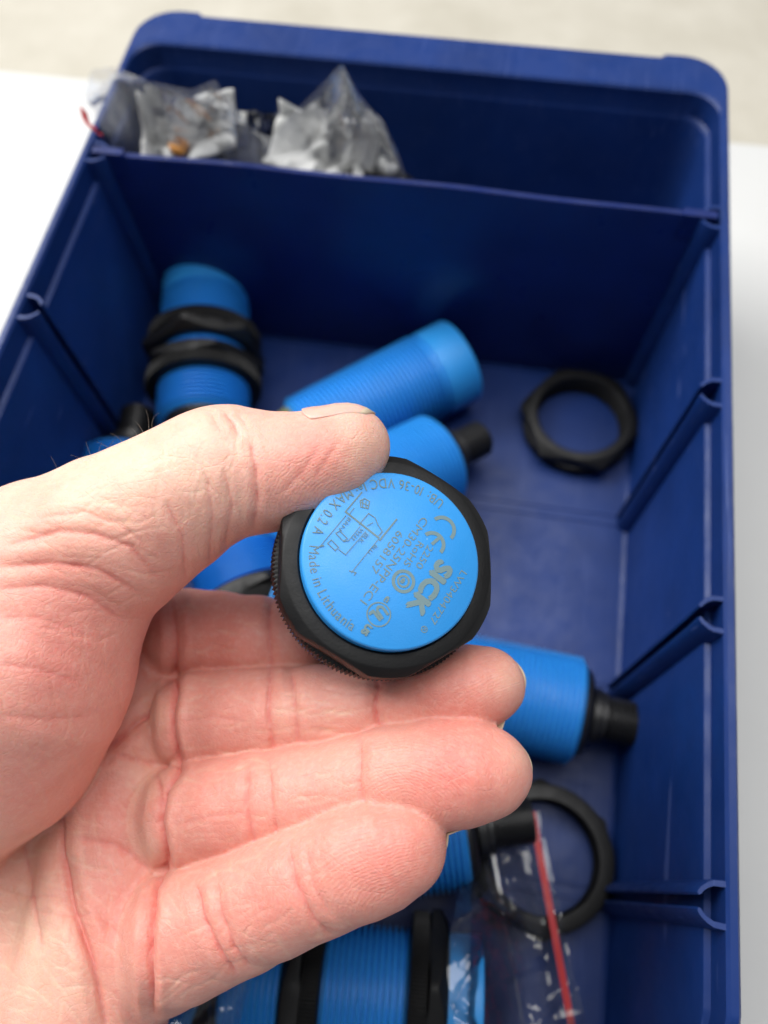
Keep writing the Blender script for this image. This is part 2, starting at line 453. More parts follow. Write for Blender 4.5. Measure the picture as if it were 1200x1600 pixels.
# ------------------------------------------------------------------ the held sensor
n_cam = np.array([math.sin(math.radians(20.5)) * .64, -math.sin(math.radians(20.5)) * .77, 0]); n_cam[2] = -math.sqrt(1 - (n_cam ** 2).sum())
FACE_C = cam_pt(613, 873, 131.5)                 # camera frame, millimetres
n_w = ROT.T @ n_cam; face_w = cam_to_world(FACE_C)
held = empty('sensor')
held.matrix_world = frame(face_w - n_w * 60.1, n_w, ROT.T @ np.array([1, 0, 0]))
tag(held, 'sky blue sensor held in the fingers, printed round face towards the camera, one black nut', 'sensor', 'blue threaded sensors')
for nm, me in (('threaded_body', BODY), ('front_cap', CAP), ('indicator_ring', RING), ('connector', CONN)): add_obj(nm, me, held)
hn = add_obj('nut', NUT_T, held); hn.location = (0, 0, 49.2 * MM); hn.rotation_euler = (0, 0, math.radians(0))
add_obj('serrated_flange', FLANGE_T, hn)

# markings: flat lettering on the face; face plane coordinates in units of the cap radius
RF = 14.75; ZF = 60.1 + .06
def text_polys(s, size):
    cu = bpy.data.curves.new('txt', 'FONT'); cu.body = s; cu.size = size; cu.resolution_u = 3
    o = bpy.data.objects.new('txt', cu); COL.objects.link(o)
    bpy.context.view_layer.update()
    dg = bpy.context.evaluated_depsgraph_get(); me = bpy.data.meshes.new_from_object(o.evaluated_get(dg))
    v = np.array([p.co[:2] for p in me.vertices]).reshape(-1, 2); f = [tuple(p.vertices) for p in me.polygons]
    bpy.data.objects.remove(o); bpy.data.curves.remove(cu); bpy.data.meshes.remove(me)
    return v, f
_cap = text_polys('H', 1.0)[0]; CAPH = _cap[:, 1].max()
XH = np.array((-.60, -.80)); YH = np.array((.80, -.60))     # reading direction and letter-up on the face
def crop(x, y): return np.array(((x - 562) / 594.0, -(y - 618) / 594.0))
def emit(name, polys):
    vs_, fs = [], []
    for zi, (v, f) in enumerate(polys):
        o = len(vs_); vs_ += [(p[0] * RF, p[1] * RF, ZF + .004 * zi) for p in v]; fs += [tuple(i + o for i in q) for q in f]
    return mesh_obj(name, vs_, fs, M['print'], held)
def line_text(s, p0, p1, h, bold=0):
    """baseline text centred on the middle line p0..p1 (crop pixels), cap height h crop pixels"""
    a, b = crop(*p0), crop(*p1); L = np.linalg.norm(b - a); x = (b - a) / L; y = np.array((-x[1], x[0]))
    hh = h / 594.0; v, f = text_polys(s, 1.0); w = v[:, 0].max() - v[:, 0].min()
    sx = L / w; sy = hh / CAPH
    out = []
    offs = [(0, 0)] if not bold else [(0, 0), (bold, 0), (-bold, 0), (0, bold), (0, -bold), (bold * .7, bold * .7), (-bold * .7, bold * .7)]
    for ox, oy in offs:
        q = [a + x * ((p[0] - v[:, 0].min()) * sx + ox) + y * (p[1] * sy - hh / 2 + oy) for p in v]
        out.append((q, f))
    return out
def arc_text(s, a0, a1, r, h):
    hh = h / 594.0; sc = hh / CAPH; adv = []
    for ch in s:
        if ch == ' ': adv.append(.30); continue
        v, _ = text_polys(ch, 1.0); adv.append(v[:, 0].max() + .09)
    tot = sum(adv); out = []; pos = 0
    for ch, ad in zip(s, adv):
        if ch != ' ':
            th = math.radians(a0 + (a1 - a0) * (pos + ad / 2) / tot)
            up = -np.array((math.cos(th), math.sin(th))); x = np.array((-math.sin(th), math.cos(th)))
            c = np.array((math.cos(th), math.sin(th))) * r
            v, f = text_polys(ch, 1.0)
            wsc = math.radians(a1 - a0) * r / tot
            out.append(([c + x * (p[0] - ad / 2) * wsc + up * (p[1] * sc - hh / 2) for p in v], f))
        pos += ad
    return out
def stroke(pts, w, closed=False):
    out = []; P = [crop(*p) for p in pts]; w = w / 594.0 / 2
    if closed: P.append(P[0])
    for a, b in zip(P, P[1:]):
        d_ = (b - a) / (np.linalg.norm(b - a) + 1e-9); n_ = np.array((-d_[1], d_[0])) * w
        e = d_ * w
        out.append(([a - e + n_, b + e + n_, b + e - n_, a - e - n_], [(0, 1, 2, 3)]))
    return out
def ring_arc(c, r, w, a0=0, a1=360, n=40):
    c = crop(*c); r /= 594.0; w /= 594.0; v, f = [], []
    for i in range(n + 1):
        a = math.radians(a0 + (a1 - a0) * i / n); u_ = np.array((math.cos(a), math.sin(a)))
        v += [c + u_ * (r - w / 2), c + u_ * (r + w / 2)]
    for i in range(n): f.append((2 * i, 2 * i + 1, 2 * i + 3, 2 * i + 2))
    return [(v, f)]
emit('lettering', arc_text('UB: 10-36 VDC Ie: MAX 0.2 A', 48, 166, .865, 66))
emit('lettering', arc_text('Made in Lithuania', 173, 242, .865, 66))
emit('maker_logo', line_text('SICK', (925, 640), (700, 958), 112, .019))
emit('lettering', line_text('LW3404727', (1050, 682), (822, 1030), 46))
emit('lettering', line_text('2250', (822, 520), (735, 672), 46))
emit('lettering', line_text('RoHS', (757, 500), (652, 660), 46))
emit('lettering', line_text('CM30-25NPP-EC1', (790, 332), (370, 915), 52))
emit('lettering', line_text('6058157', (618, 436), (432, 714), 50))
# CE mark, opening along the reading direction
ce = ring_arc((905, 400), 82, 26, -45, 128) + ring_arc((835, 505), 76, 26, -45, 128)
ce += stroke([(838, 500), (880, 462)], 22)
emit('conformity_mark', ce)
emit('ring_mark', ring_arc((635, 764), 68, 22) + ring_arc((635, 764), 36, 14) + line_text('e', (645, 748), (625, 778), 30, .006))
emit('approval_mark', ring_arc((472, 985), 76, 9) + line_text('UL', (510, 950), (432, 1010), 76, .009) + line_text('c', (538, 872), (518, 906), 34, .006) + line_text('US', (412, 1058), (372, 1112), 40, .008))
emit('registered_mark', ring_arc((770, 1070), 20, 5) + line_text('R', (776, 1060), (762, 1082), 22))
dia = stroke([(355, 182), (250, 318), (268, 338)], 9) + stroke([(250, 322), (468, 482)], 13) + stroke([(590, 352), (478, 498)], 11)
dia += stroke([(470, 490), (292, 722)], 5) + stroke([(252, 345), (86, 562)], 5) + stroke([(278, 712), (322, 722), (310, 738)], 6)
dia += stroke([(305, 292), (272, 338), (390, 425)], 5) + stroke([(340, 400), (402, 322), (446, 350), (462, 392), (494, 440), (470, 470)], 6)
dia += stroke([(186, 470), (212, 452), (262, 500), (236, 520)], 6, True) + stroke([(134, 540), (158, 515), (206, 562), (184, 584)], 6, True)
dia += stroke([(206, 575), (252, 608), (382, 448)], 5) + stroke([(240, 520), (270, 515), (345, 415)], 5) + stroke([(395, 405), (430, 385)], 5) + stroke([(86, 562), (108, 556)], 9)
dia += line_text('BRN', (276, 362), (214, 446), 24) + line_text('WHT', (362, 430), (290, 508), 24) + line_text('BLK', (394, 462), (345, 524), 24) + line_text('BLU', (452, 535), (404, 588), 24)
emit('wiring_diagram', dia)
emit('test_mark', stroke([(375, 222), (408, 240), (398, 290), (350, 282), (345, 240)], 7, True) + stroke([(362, 236), (362, 280)], 6) + stroke([(384, 240), (384, 284)], 6) + stroke([(352, 250), (402, 270)], 6))

# ------------------------------------------------------------------ clear bags
def fold_field(P, n, amp, scale, seed):
    """sum of local crisp folds: tent-shaped ridges along random lines"""
    r = np.random.default_rng(seed); lo, hi = P.min(0), P.max(0); out = np.zeros(len(P))
    for _ in range(n):
        c = lo + (hi - lo) * r.random(2); a = r.random() * math.pi; d_ = np.array((math.cos(a), math.sin(a)))
        q = P - c; s_ = q @ d_; t_ = q @ np.array((-d_[1], d_[0]))
        ln = scale * (.6 + 1.6 * r.random()); wd = ln * (.12 + .22 * r.random())
        out += amp * (r.random() * 1.4 - .5) * np.clip(1 - np.abs(t_) / wd, 0, 1) * np.exp(-(s_ / ln) ** 2)
    return out
def film_mesh(name, P3, nx, ny, parent, mat, holes=None):
    fs = []
    for j in range(ny - 1):
        for i in range(nx - 1):
            a = j * nx + i
            if holes is not None and holes[a]: continue
            fs.append((a, a + 1, a + nx + 1, a + nx))
    return mesh_obj(name, P3, fs, mat, parent, smooth=True, sharp=38)

def rear_bag():
    root = empty('plastic_bag', (-40, 20, 10))
    tag(root, 'crumpled clear plastic bag sticking up out of the rear compartment behind the divider', 'bag', 'clear plastic bags')
    off = np.array((-40, 20, 10.0))
    top = [(132, 150), (142, 108), (178, 104), (232, 128), (300, 140), (336, 128), (392, 205), (425, 214), (470, 165), (536, 98), (560, 150), (598, 188), (622, 240), (634, 280)]
    tu = np.array([p[0] for p in top], float); tv = np.array([p[1] for p in top], float)
    back = [(132, 160), (178, 114), (300, 152), (350, 172), (462, 179), (500, 150), (537, 106), (600, 205), (634, 284)]
    bu = np.array([p[0] for p in back], float); bv = np.array([p[1] for p in back], float)
    nx, ny = 110, 60
    for layer, (yb, seed, nm) in enumerate(((9.0, 3, 'front_film'), (20.0, 5, 'back_film'))):
        P, Q = [], []
        for j in range(ny):
            for i in range(nx):
                s_ = i / (nx - 1); t_ = j / (ny - 1); u = 132 + (634 - 132) * s_
                v = np.interp(u, tu, tv) if layer == 0 else np.interp(u, bu, bv)
                y = yb + (6 * math.sin(s_ * 11 + layer) + 3 * math.sin(s_ * 23)) * (1 - .5 * t_)
                y = max(y, 4.5)
                r = ray(u, v); k_ = (y - CAM[1]) / r[1]; p = CAM + r * k_        # free edge of the film
                if layer == 1: p[1] += 0
                b = np.array((p[0] * .96 - 1, y + 3 * math.sin(s_ * 8), 20 + 6 * math.sin(s_ * 5)))
                b[0] = max(b[0], -82)
                P.append(p * (1 - t_) + b * t_); Q.append((s_ * 95, t_ * 45))
        P = np.array(P); f = fold_field(np.array(Q), 70, 3.2, 11, seed)
        edge = np.repeat(np.clip(np.arange(ny) / 6.0, .25, 1), nx)
        P[:, 1] = np.clip(P[:, 1] + f * edge, 3.2, 42); P[:, 2] += .5 * f * edge
        film_mesh(nm, P - off, nx, ny, root, M['film_milky'])
    # red zip strip at the left end
    a, b = onz(130, 174, 86), onz(152, 212, 84)
    vs_ = []
    for q in range(5):
        c = a + (b - a) * q / 4 + np.array((0, -1.5 * math.sin(q), 0))
        vs_ += [c + np.array((-.7, .2, .9)), c + np.array((.7, -.2, -.9)), c + np.array((.7, .5, -.9)), c + np.array((-.7, .9, .9))]
    fs = [(4 * q + i, 4 * q + (i + 1) % 4, 4 * q + 4 + (i + 1) % 4, 4 * q + 4 + i) for q in range(4) for i in range(4)]
    mesh_obj('zip_strip', [p - off for p in vs_], fs, M['red'], root)
rear_bag()

def crumpled_leaflet(label, c, sx, sz, seed, rz):
    nx, ny = 26, 20; r = np.random.default_rng(seed); P, Q = [], []
    for j in range(ny):
        for i in range(nx):
            a, b = i / (nx - 1) - .5, j / (ny - 1) - .5
            P.append((a * sx, 3 * math.sin(a * 5 + seed) + 2 * math.cos(b * 6), b * sz)); Q.append((a * sx, b * sz))
    P = np.array(P); P[:, 1] += fold_field(np.array(Q), 26, 6.5, 9, seed)
    o = film_mesh('leaflet', P, nx, ny, None, M['paper'])
    o.location = Vector(c) * MM; o.rotation_euler = (-1.05, .1, rz)
    md = o.modifiers.new('sheet', 'SOLIDIFY'); md.thickness = .00012
    tag(o, label, 'leaflet', 'folded paper in the rear bag')
crumpled_leaflet('folded white paper in the rear bag, left of the pair', (-64, 15, 76), 28, 18, 2, .25)
crumpled_leaflet('folded white paper in the rear bag under the tall film peak', (-24, 15, 74), 32, 18, 9, -.15)
def small_screw(label, u, v, y, mat, ln=9.0):
    r = ray(u, v); p = CAM + r * ((y - CAM[1]) / r[1])
    root = empty('screw'); root.matrix_world = frame(p, (.3, .2, 1), (1, 0, 0))
    me = lathe_mesh('shank', [(0, -ln)] + thread(1.6, 1.25, -ln + .5, 0, .8), 20, mat, 50); add_obj('shank', me, root)
    me = lathe_mesh('head', [(1.2, 0), (3.0, 0), (3.2, .4), (3.1, 1.6), (2.4, 2.2), (1.4, 2.3), (1.3, 1.1), (0, 1.1)], 24, mat, 50); add_obj('head', me, root)
    tag(root, label, 'screw', 'hardware in the rear bag')
small_screw('orange brass screw glinting inside the crumpled rear bag', 279, 232, 13, M['brass'], 8)
small_screw('pale brass screw at the right corner of the rear bag', 605, 262, 14, M['paper'], 6)
def bag_nut(label, p, tilt, spin):
    o = add_obj('nut', NUT); o.matrix_world = Matrix.Translation(Vector(p) * MM) @ Matrix.Rotation(tilt, 4, 'X') @ Matrix.Rotation(spin, 4, 'Z')
    add_obj('serrated_flange', FLANGE, o); tag(o, label, 'nut')
bag_nut('black nut inside the crumpled rear bag', (-8, 13, 50), 1.35, .3)

def front_bag():
    p0 = onz(840, 1440, 6); root = empty('plastic_bag', p0)
    tag(root, 'clear zip bag with a red strip lying over the sensors at the lower right', 'bag', 'clear plastic bags')
    nx, ny = 90, 150; P, Q, holes = [], [], []
    ctrl_u = np.array([600, 660, 700, 735, 775, 820, 880, 940.]); ctrl_z = np.array([37, 37, 37, 37, 24, 13.5, 10.5, 9.5])
    for j in range(ny):
        for i in range(nx):
            s_ = i / (nx - 1); t_ = j / (ny - 1)
            v = 1268 + (1720 - 1268) * t_
            ul = 712 - 6 * t_ + (10 * math.sin(t_ * 9)); ur = 842 + 98 * t_
            u = ul + (ur - ul) * s_
            zz = np.interp(u, ctrl_u, ctrl_z)
            g = min(1, max(0, (v - 1330) / 110)); g = g * g * (3 - 2 * g)       # drapes up on the nuts only further front
            gg = min(1, max(0, (v - 1270) / 40))
            z = 11.0 + (zz - 11.0) * g + (22 * (1 - gg) * max(0, 1 - s_ * 1.6))
            P.append(onz(u, v, z)); Q.append((s_ * 40, t_ * 80)); holes.append((u - 840) ** 2 + (v - 1505) ** 2 < 13 ** 2)
    P = np.array(P); f = fold_field(np.array(Q), 60, 2.2, 10, 12) + fold_field(np.array(Q), 50, .8, 5, 13)
    P[:, 2] += np.maximum(f, -1.2)
    film_mesh('film', P - p0, nx, ny, root, M['film'], np.array(holes))
    def strip(name, uv0, uv1, z, wpx, mat, hgt):
        vs_, n = [], 24
        for q in range(n + 1):
            t_ = q / n; u = uv0[0] + (uv1[0] - uv0[0]) * t_; v = uv0[1] + (uv1[1] - uv0[1]) * t_
            zz = z + 1.0 * math.sin(t_ * 6)
            for du, dz in ((-wpx, 0), (-wpx, hgt), (wpx, hgt), (wpx, 0)): vs_.append(onz(u + du, v, zz + dz) - p0)
        fs = [(4 * q + i, 4 * q + (i + 1) % 4, 4 * q + 4 + (i + 1) % 4, 4 * q + 4 + i) for q in range(n) for i in range(4)]
        mesh_obj(name, vs_, fs, mat, root)
    strip('zip_strip', (831, 1268), (915, 1720), 12.6, 5.5, M['red'], .5)
    strip('zip_rib', (769, 1322), (838, 1720), 17.0, 2.6, M['film'], .6)
front_bag()
def left_bag():
    p0 = onz(300, 1620, 20); root = empty('plastic_bag', p0)
    tag(root, 'torn clear film edge over the sensor at the bottom left below the palm', 'bag', 'clear plastic bags')
    nx, ny = 50, 40; P, Q = [], []
    for j in range(ny):
        for i in range(nx):
            s_ = i / (nx - 1); t_ = j / (ny - 1)
            u = 140 + (378 + 8 * math.sin(t_ * 8) - 140) * s_; v = 1500 + 220 * t_
            P.append(onz(u, v, 40.5 + 1.5 * math.sin(s_ * 5) - 5 * (1 - s_))); Q.append((s_ * 30, t_ * 40))
    P = np.array(P); P[:, 2] += np.maximum(fold_field(np.array(Q), 30, 1.4, 8, 4), -.5)
    film_mesh('film', P - p0, nx, ny, root, M['film'])
left_bag()

# ------------------------------------------------------------------ the hand
# skeleton in camera space: (u, v, depth mm, radius px); one chain per digit plus the palm
def node(u, v, d, r): return np.append(cam_pt(u, v, d), r / F_PX * d)
CH = {
 'thumb':  [node(-40, 985, 150, 190), node(70, 905, 146, 150), node(180, 838, 142, 124), node(265, 785, 140, 106), node(332, 742, 139, 95), node(372, 736, 139, 91),
            node(430, 738, 138.5, 80), node(485, 727, 138.5, 74), node(530, 708, 138.5, 66), node(548, 697, 138.5, 57)],
 'thenar': [node(-150, 1230, 158, 190), node(-30, 1130, 146, 185), node(35, 1045, 142, 168), node(95, 960, 142, 128)],
 'index':  [node(200, 1005, 180, 70), node(262, 992, 173, 67), node(290, 990, 168, 68), node(345, 992, 166, 65), node(400, 998, 163, 64), node(455, 1008, 162, 61), node(505, 1045, 166, 57), node(550, 1082, 173, 54), node(580, 1088, 174, 48)],
 'middle': [node(205, 1145, 176, 72), node(268, 1133, 165, 69), node(320, 1126, 159, 75), node(380, 1120, 156, 73), node(432, 1117, 153.5, 71), node(500, 1113, 151, 70), node(560, 1106, 149, 64), node(592, 1102, 148, 63), node(640, 1094, 146, 66), node(700, 1082, 144, 67), node(742, 1074, 143, 63), node(764, 1071, 143, 55)],
 'ring':   [node(190, 1305, 169, 80), node(256, 1285, 158, 80), node(310, 1272, 151, 81), node(360, 1263, 148, 77), node(408, 1254, 146, 75), node(480, 1242, 143, 74), node(535, 1232, 141, 70), node(566, 1226, 140, 71), node(620, 1216, 138, 78), node(690, 1208, 137, 82), node(735, 1206, 136, 77), node(764, 1207, 136, 66)],
 'pinky':  [node(175, 1505, 161, 92), node(250, 1480, 150, 95), node(290, 1460, 145, 96), node(330, 1442, 143, 91), node(375, 1424, 141, 89), node(430, 1400, 138, 86), node(472, 1383, 136, 83), node(510, 1366, 135, 84), node(565, 1343, 133, 86), node(605, 1328, 132, 80), node(628, 1320, 132, 69)],
}
PALM = [(node(208, 1010, 173.5, 82), node(203, 1150, 168, 92)), (node(203, 1150, 168, 92), node(190, 1310, 160.5, 100)), (node(190, 1310, 160.5, 100), node(166, 1470, 152.5, 108)),
        (node(166, 1470, 152.5, 108), node(118, 1620, 149, 128)), (node(105, 1620, 154, 128), node(-60, 1700, 158, 160)),
        (node(40, 1120, 180, 120), node(10, 1350, 172, 140)), (node(10, 1350, 172, 140), node(-40, 1560, 163, 160)),
        (node(-40, 1560, 163, 160), node(-260, 1520, 172, 215)), (node(-60, 1150, 170, 190), node(-260, 1430, 172, 230)),
        (node(-260, 1450, 174, 225), node(-640, 1640, 190, 230))]

def round_cone(P, a, b):
    """distance to a capsule of linearly varying radius"""
    ba = b[:3] - a[:3]; pp = P - a[:3]
    t_ = np.clip(pp @ (ba / (ba @ ba)), 0, 1)
    pp = pp - t_[:, None] * ba
    return np.sqrt(pp[:, 0] ** 2 + pp[:, 1] ** 2 + pp[:, 2] ** 2) - (a[3] + (b[3] - a[3]) * t_)
def smin(a, b, k_):
    if a is None: return b
    if b is None: return a
    h = np.maximum(k_ - np.abs(a - b), 0) / k_
    return np.minimum(a, b) - h * h * (k_ * .25)
GROUPS = [('thumb', 4.0), ('thenar', 4.0), ('index', 2.0), ('middle', 2.0), ('ring', 2.0), ('pinky', 2.0), ('palm', 9.0)]
SEGS = {nm: (PALM if nm == 'palm' else list(zip(CH[nm], CH[nm][1:]))) for nm, _ in GROUPS}
SEGS = {nm: [(a.astype(np.float32), b.astype(np.float32)) for a, b in v] for nm, v in SEGS.items()}
def group_sdf(P, nm, k_, use=None):
    d = None
    for i, (a, b) in enumerate(SEGS[nm]):
        if use is None or use[i]: d = smin(d, round_cone(P, a, b), k_)
    return d
def combine(g):
    th = smin(g['thumb'], g['thenar'], 3.2); fing = None
    for nm in ('index', 'middle', 'ring', 'pinky'): fing = smin(fing, g[nm], .8)
    return smin(smin(g['palm'], fing, PALM_K), th, 2.2)
PALM_K = 2.0
def hand_sdf(P, use=None):
    return combine({nm: group_sdf(P, nm, k_, None if use is None else use[nm]) for nm, k_ in GROUPS})
def sdf_many(P, fn=None, cell=9.0):
    """evaluates fn(points, mask of nearby segments) cell by cell"""
    P = np.asarray(P, np.float32); ci = np.floor(P / cell).astype(np.int64)
    ci -= ci.min(0); mx = ci.max(0) + 1; key = (ci[:, 0] * mx[1] + ci[:, 1]) * mx[2] + ci[:, 2]
    order = np.argsort(key, kind='stable'); ks = key[order]; cut = np.nonzero(np.diff(ks))[0] + 1
    parts = np.split(order, cut); C = np.array([P[p].mean(0) for p in parts], np.float32); R = cell * .95
    seg = {nm: np.stack([round_cone(C, a, b) for a, b in SEGS[nm]], 1) for nm, _ in GROUPS}
    best = np.min(np.concatenate(list(seg.values()), 1), 1)
    out = None
    for i, p in enumerate(parts):
        use = {nm: seg[nm][i] < best[i] + 2 * R + k_ for nm, k_ in GROUPS}
        r = fn(P[p], use)
        if out is None: out = np.zeros((len(P),) + r.shape[1:], np.float32)
        out[p] = r
    return out
def sdf_chunk(P): return sdf_many(P, hand_sdf)
def val_grad(P, use=None):
    e = .04; n = len(P)
    A = np.concatenate([P] + [P + (np.eye(3)[i] * e).astype(np.float32) for i in range(3)])
    d = hand_sdf(A, use).reshape(4, n); g = (d[1:] - d[0]).T / e
    return np.concatenate([d[0][:, None], g], 1)
def sdf_newton(P, it=1):
    for _ in range(it):
        r = sdf_many(P, val_grad); g = r[:, 1:]; P = P - (r[:, :1] / np.maximum((g * g).sum(1, keepdims=True), .3)) * g
    return P
def surface_nets(h, B=10):
    allp = np.array([n for c in CH.values() for n in c] + [n for s_ in PALM for n in s_])
    lo = (allp[:, :3] - allp[:, 3:]).min(0) - 3 * h; hi = (allp[:, :3] + allp[:, 3:]).max(0) + 3 * h
    nb = np.ceil((hi - lo) / (h * B)).astype(int); N = nb * B
    F = np.full(N, 9.0, np.float32)
    bi = np.stack(np.meshgrid(*[np.arange(n) for n in nb], indexing='ij'), -1).reshape(-1, 3)
    cen = lo + (bi * B + (B - 1) / 2) * h
    dc = sdf_chunk(cen); near = np.abs(dc) < h * B * .95
    sgn = np.where(dc < 0, -9.0, 9.0)
    Fb = F.reshape(nb[0], B, nb[1], B, nb[2], B)
    Fb[:] = sgn.reshape(nb)[:, None, :, None, :, None]
    loc = np.stack(np.meshgrid(*[np.arange(B)] * 3, indexing='ij'), -1).reshape(-1, 3)
    nbk = bi[near]
    idx = (nbk[:, None, :] * B + loc[None]).reshape(-1, 3)
    F[idx[:, 0], idx[:, 1], idx[:, 2]] = sdf_chunk(lo + idx * h)
    inside = F < 0
    c = [slice(0, -1), slice(1, None)]
    cnt = sum(inside[c[i], c[j], c[k_]].astype(np.int8) for i in (0, 1) for j in (0, 1) for k_ in (0, 1))
    act = (cnt > 0) & (cnt < 8); cells = np.argwhere(act)
    vid = -np.ones(act.shape, np.int64); vid[act] = np.arange(len(cells))
    acc = np.zeros((len(cells), 3)); num = np.zeros(len(cells))
    cor = [(i, j, k_) for i in (0, 1) for j in (0, 1) for k_ in (0, 1)]
    for a in cor:
        for ax in range(3):
            if a[ax]: continue
            b = list(a); b[ax] = 1
            fa = F[tuple((cells + a).T)]; fb = F[tuple((cells + b).T)]
            mk = (fa < 0) != (fb < 0); t_ = np.where(mk, fa / np.where(mk, fa - fb, 1), 0)
            pos = cells + np.array(a) + t_[:, None] * np.eye(3)[ax]
            acc[mk] += pos[mk]; num[mk] += 1
    V = lo + acc / num[:, None] * h
    quads = []
    for ax in range(3):
        o1, o2 = [(1, 2), (2, 0), (0, 1)][ax]
        s0 = [slice(None)] * 3; s1 = [slice(None)] * 3; s0[ax] = slice(0, -1); s1[ax] = slice(1, None)
        e = np.argwhere(inside[tuple(s0)] != inside[tuple(s1)])
        e = e[(e[:, o1] > 0) & (e[:, o2] > 0)]
        e = e[(e[:, o1] < act.shape[o1]) & (e[:, o2] < act.shape[o2])]
        q = []
        for da, db in ((-1, -1), (0, -1), (0, 0), (-1, 0)):
            w_ = e.copy(); w_[:, o1] += da; w_[:, o2] += db; q.append(vid[tuple(w_.T)])
        q = np.stack(q, 1); fl_ = ~inside[tuple(e.T)]
        q[fl_] = q[fl_][:, ::-1]; quads.append(q)
    Q = np.concatenate(quads); Q = Q[(Q >= 0).all(1)]
    return V, Q
def subdivide(V, Q):
    """splits every quad in four; V may carry extra columns"""
    n = len(V); e = np.concatenate([Q[:, [i, (i + 1) % 4]] for i in range(4)]); es = np.sort(e, 1)
    key = es[:, 0] * n + es[:, 1]; uq, inv = np.unique(key, return_inverse=True)
    ep = (V[uq // n] + V[uq % n]) / 2; fp = V[Q].mean(1); nq = len(Q)
    ei = n + inv.reshape(4, nq).T; fi = n + len(uq) + np.arange(nq)
    out = np.concatenate([np.stack([Q[:, i], ei[:, i], fi, ei[:, i - 1]], 1) for i in range(4)])
    return np.concatenate([V, ep, fp]), out
def to_px(P): return 600 + F_PX * P[:, 0] / P[:, 2], 800 + F_PX * P[:, 1] / P[:, 2]
def seg_dist(U, V_, pts):
    """pixel distance to a polyline, and how far along it (0..1)"""
    best = np.full(len(U), 1e9); par = np.zeros(len(U)); n = len(pts) - 1
    for i in range(n):
        a = np.array(pts[i], float); b = np.array(pts[i + 1], float); d_ = b - a
        t_ = np.clip(((U - a[0]) * d_[0] + (V_ - a[1]) * d_[1]) / (d_ @ d_), 0, 1)
        q = np.hypot(U - a[0] - t_ * d_[0], V_ - a[1] - t_ * d_[1]); mk = q < best
        best[mk] = q[mk]; par[mk] = (i + t_[mk]) / n
    return best, par

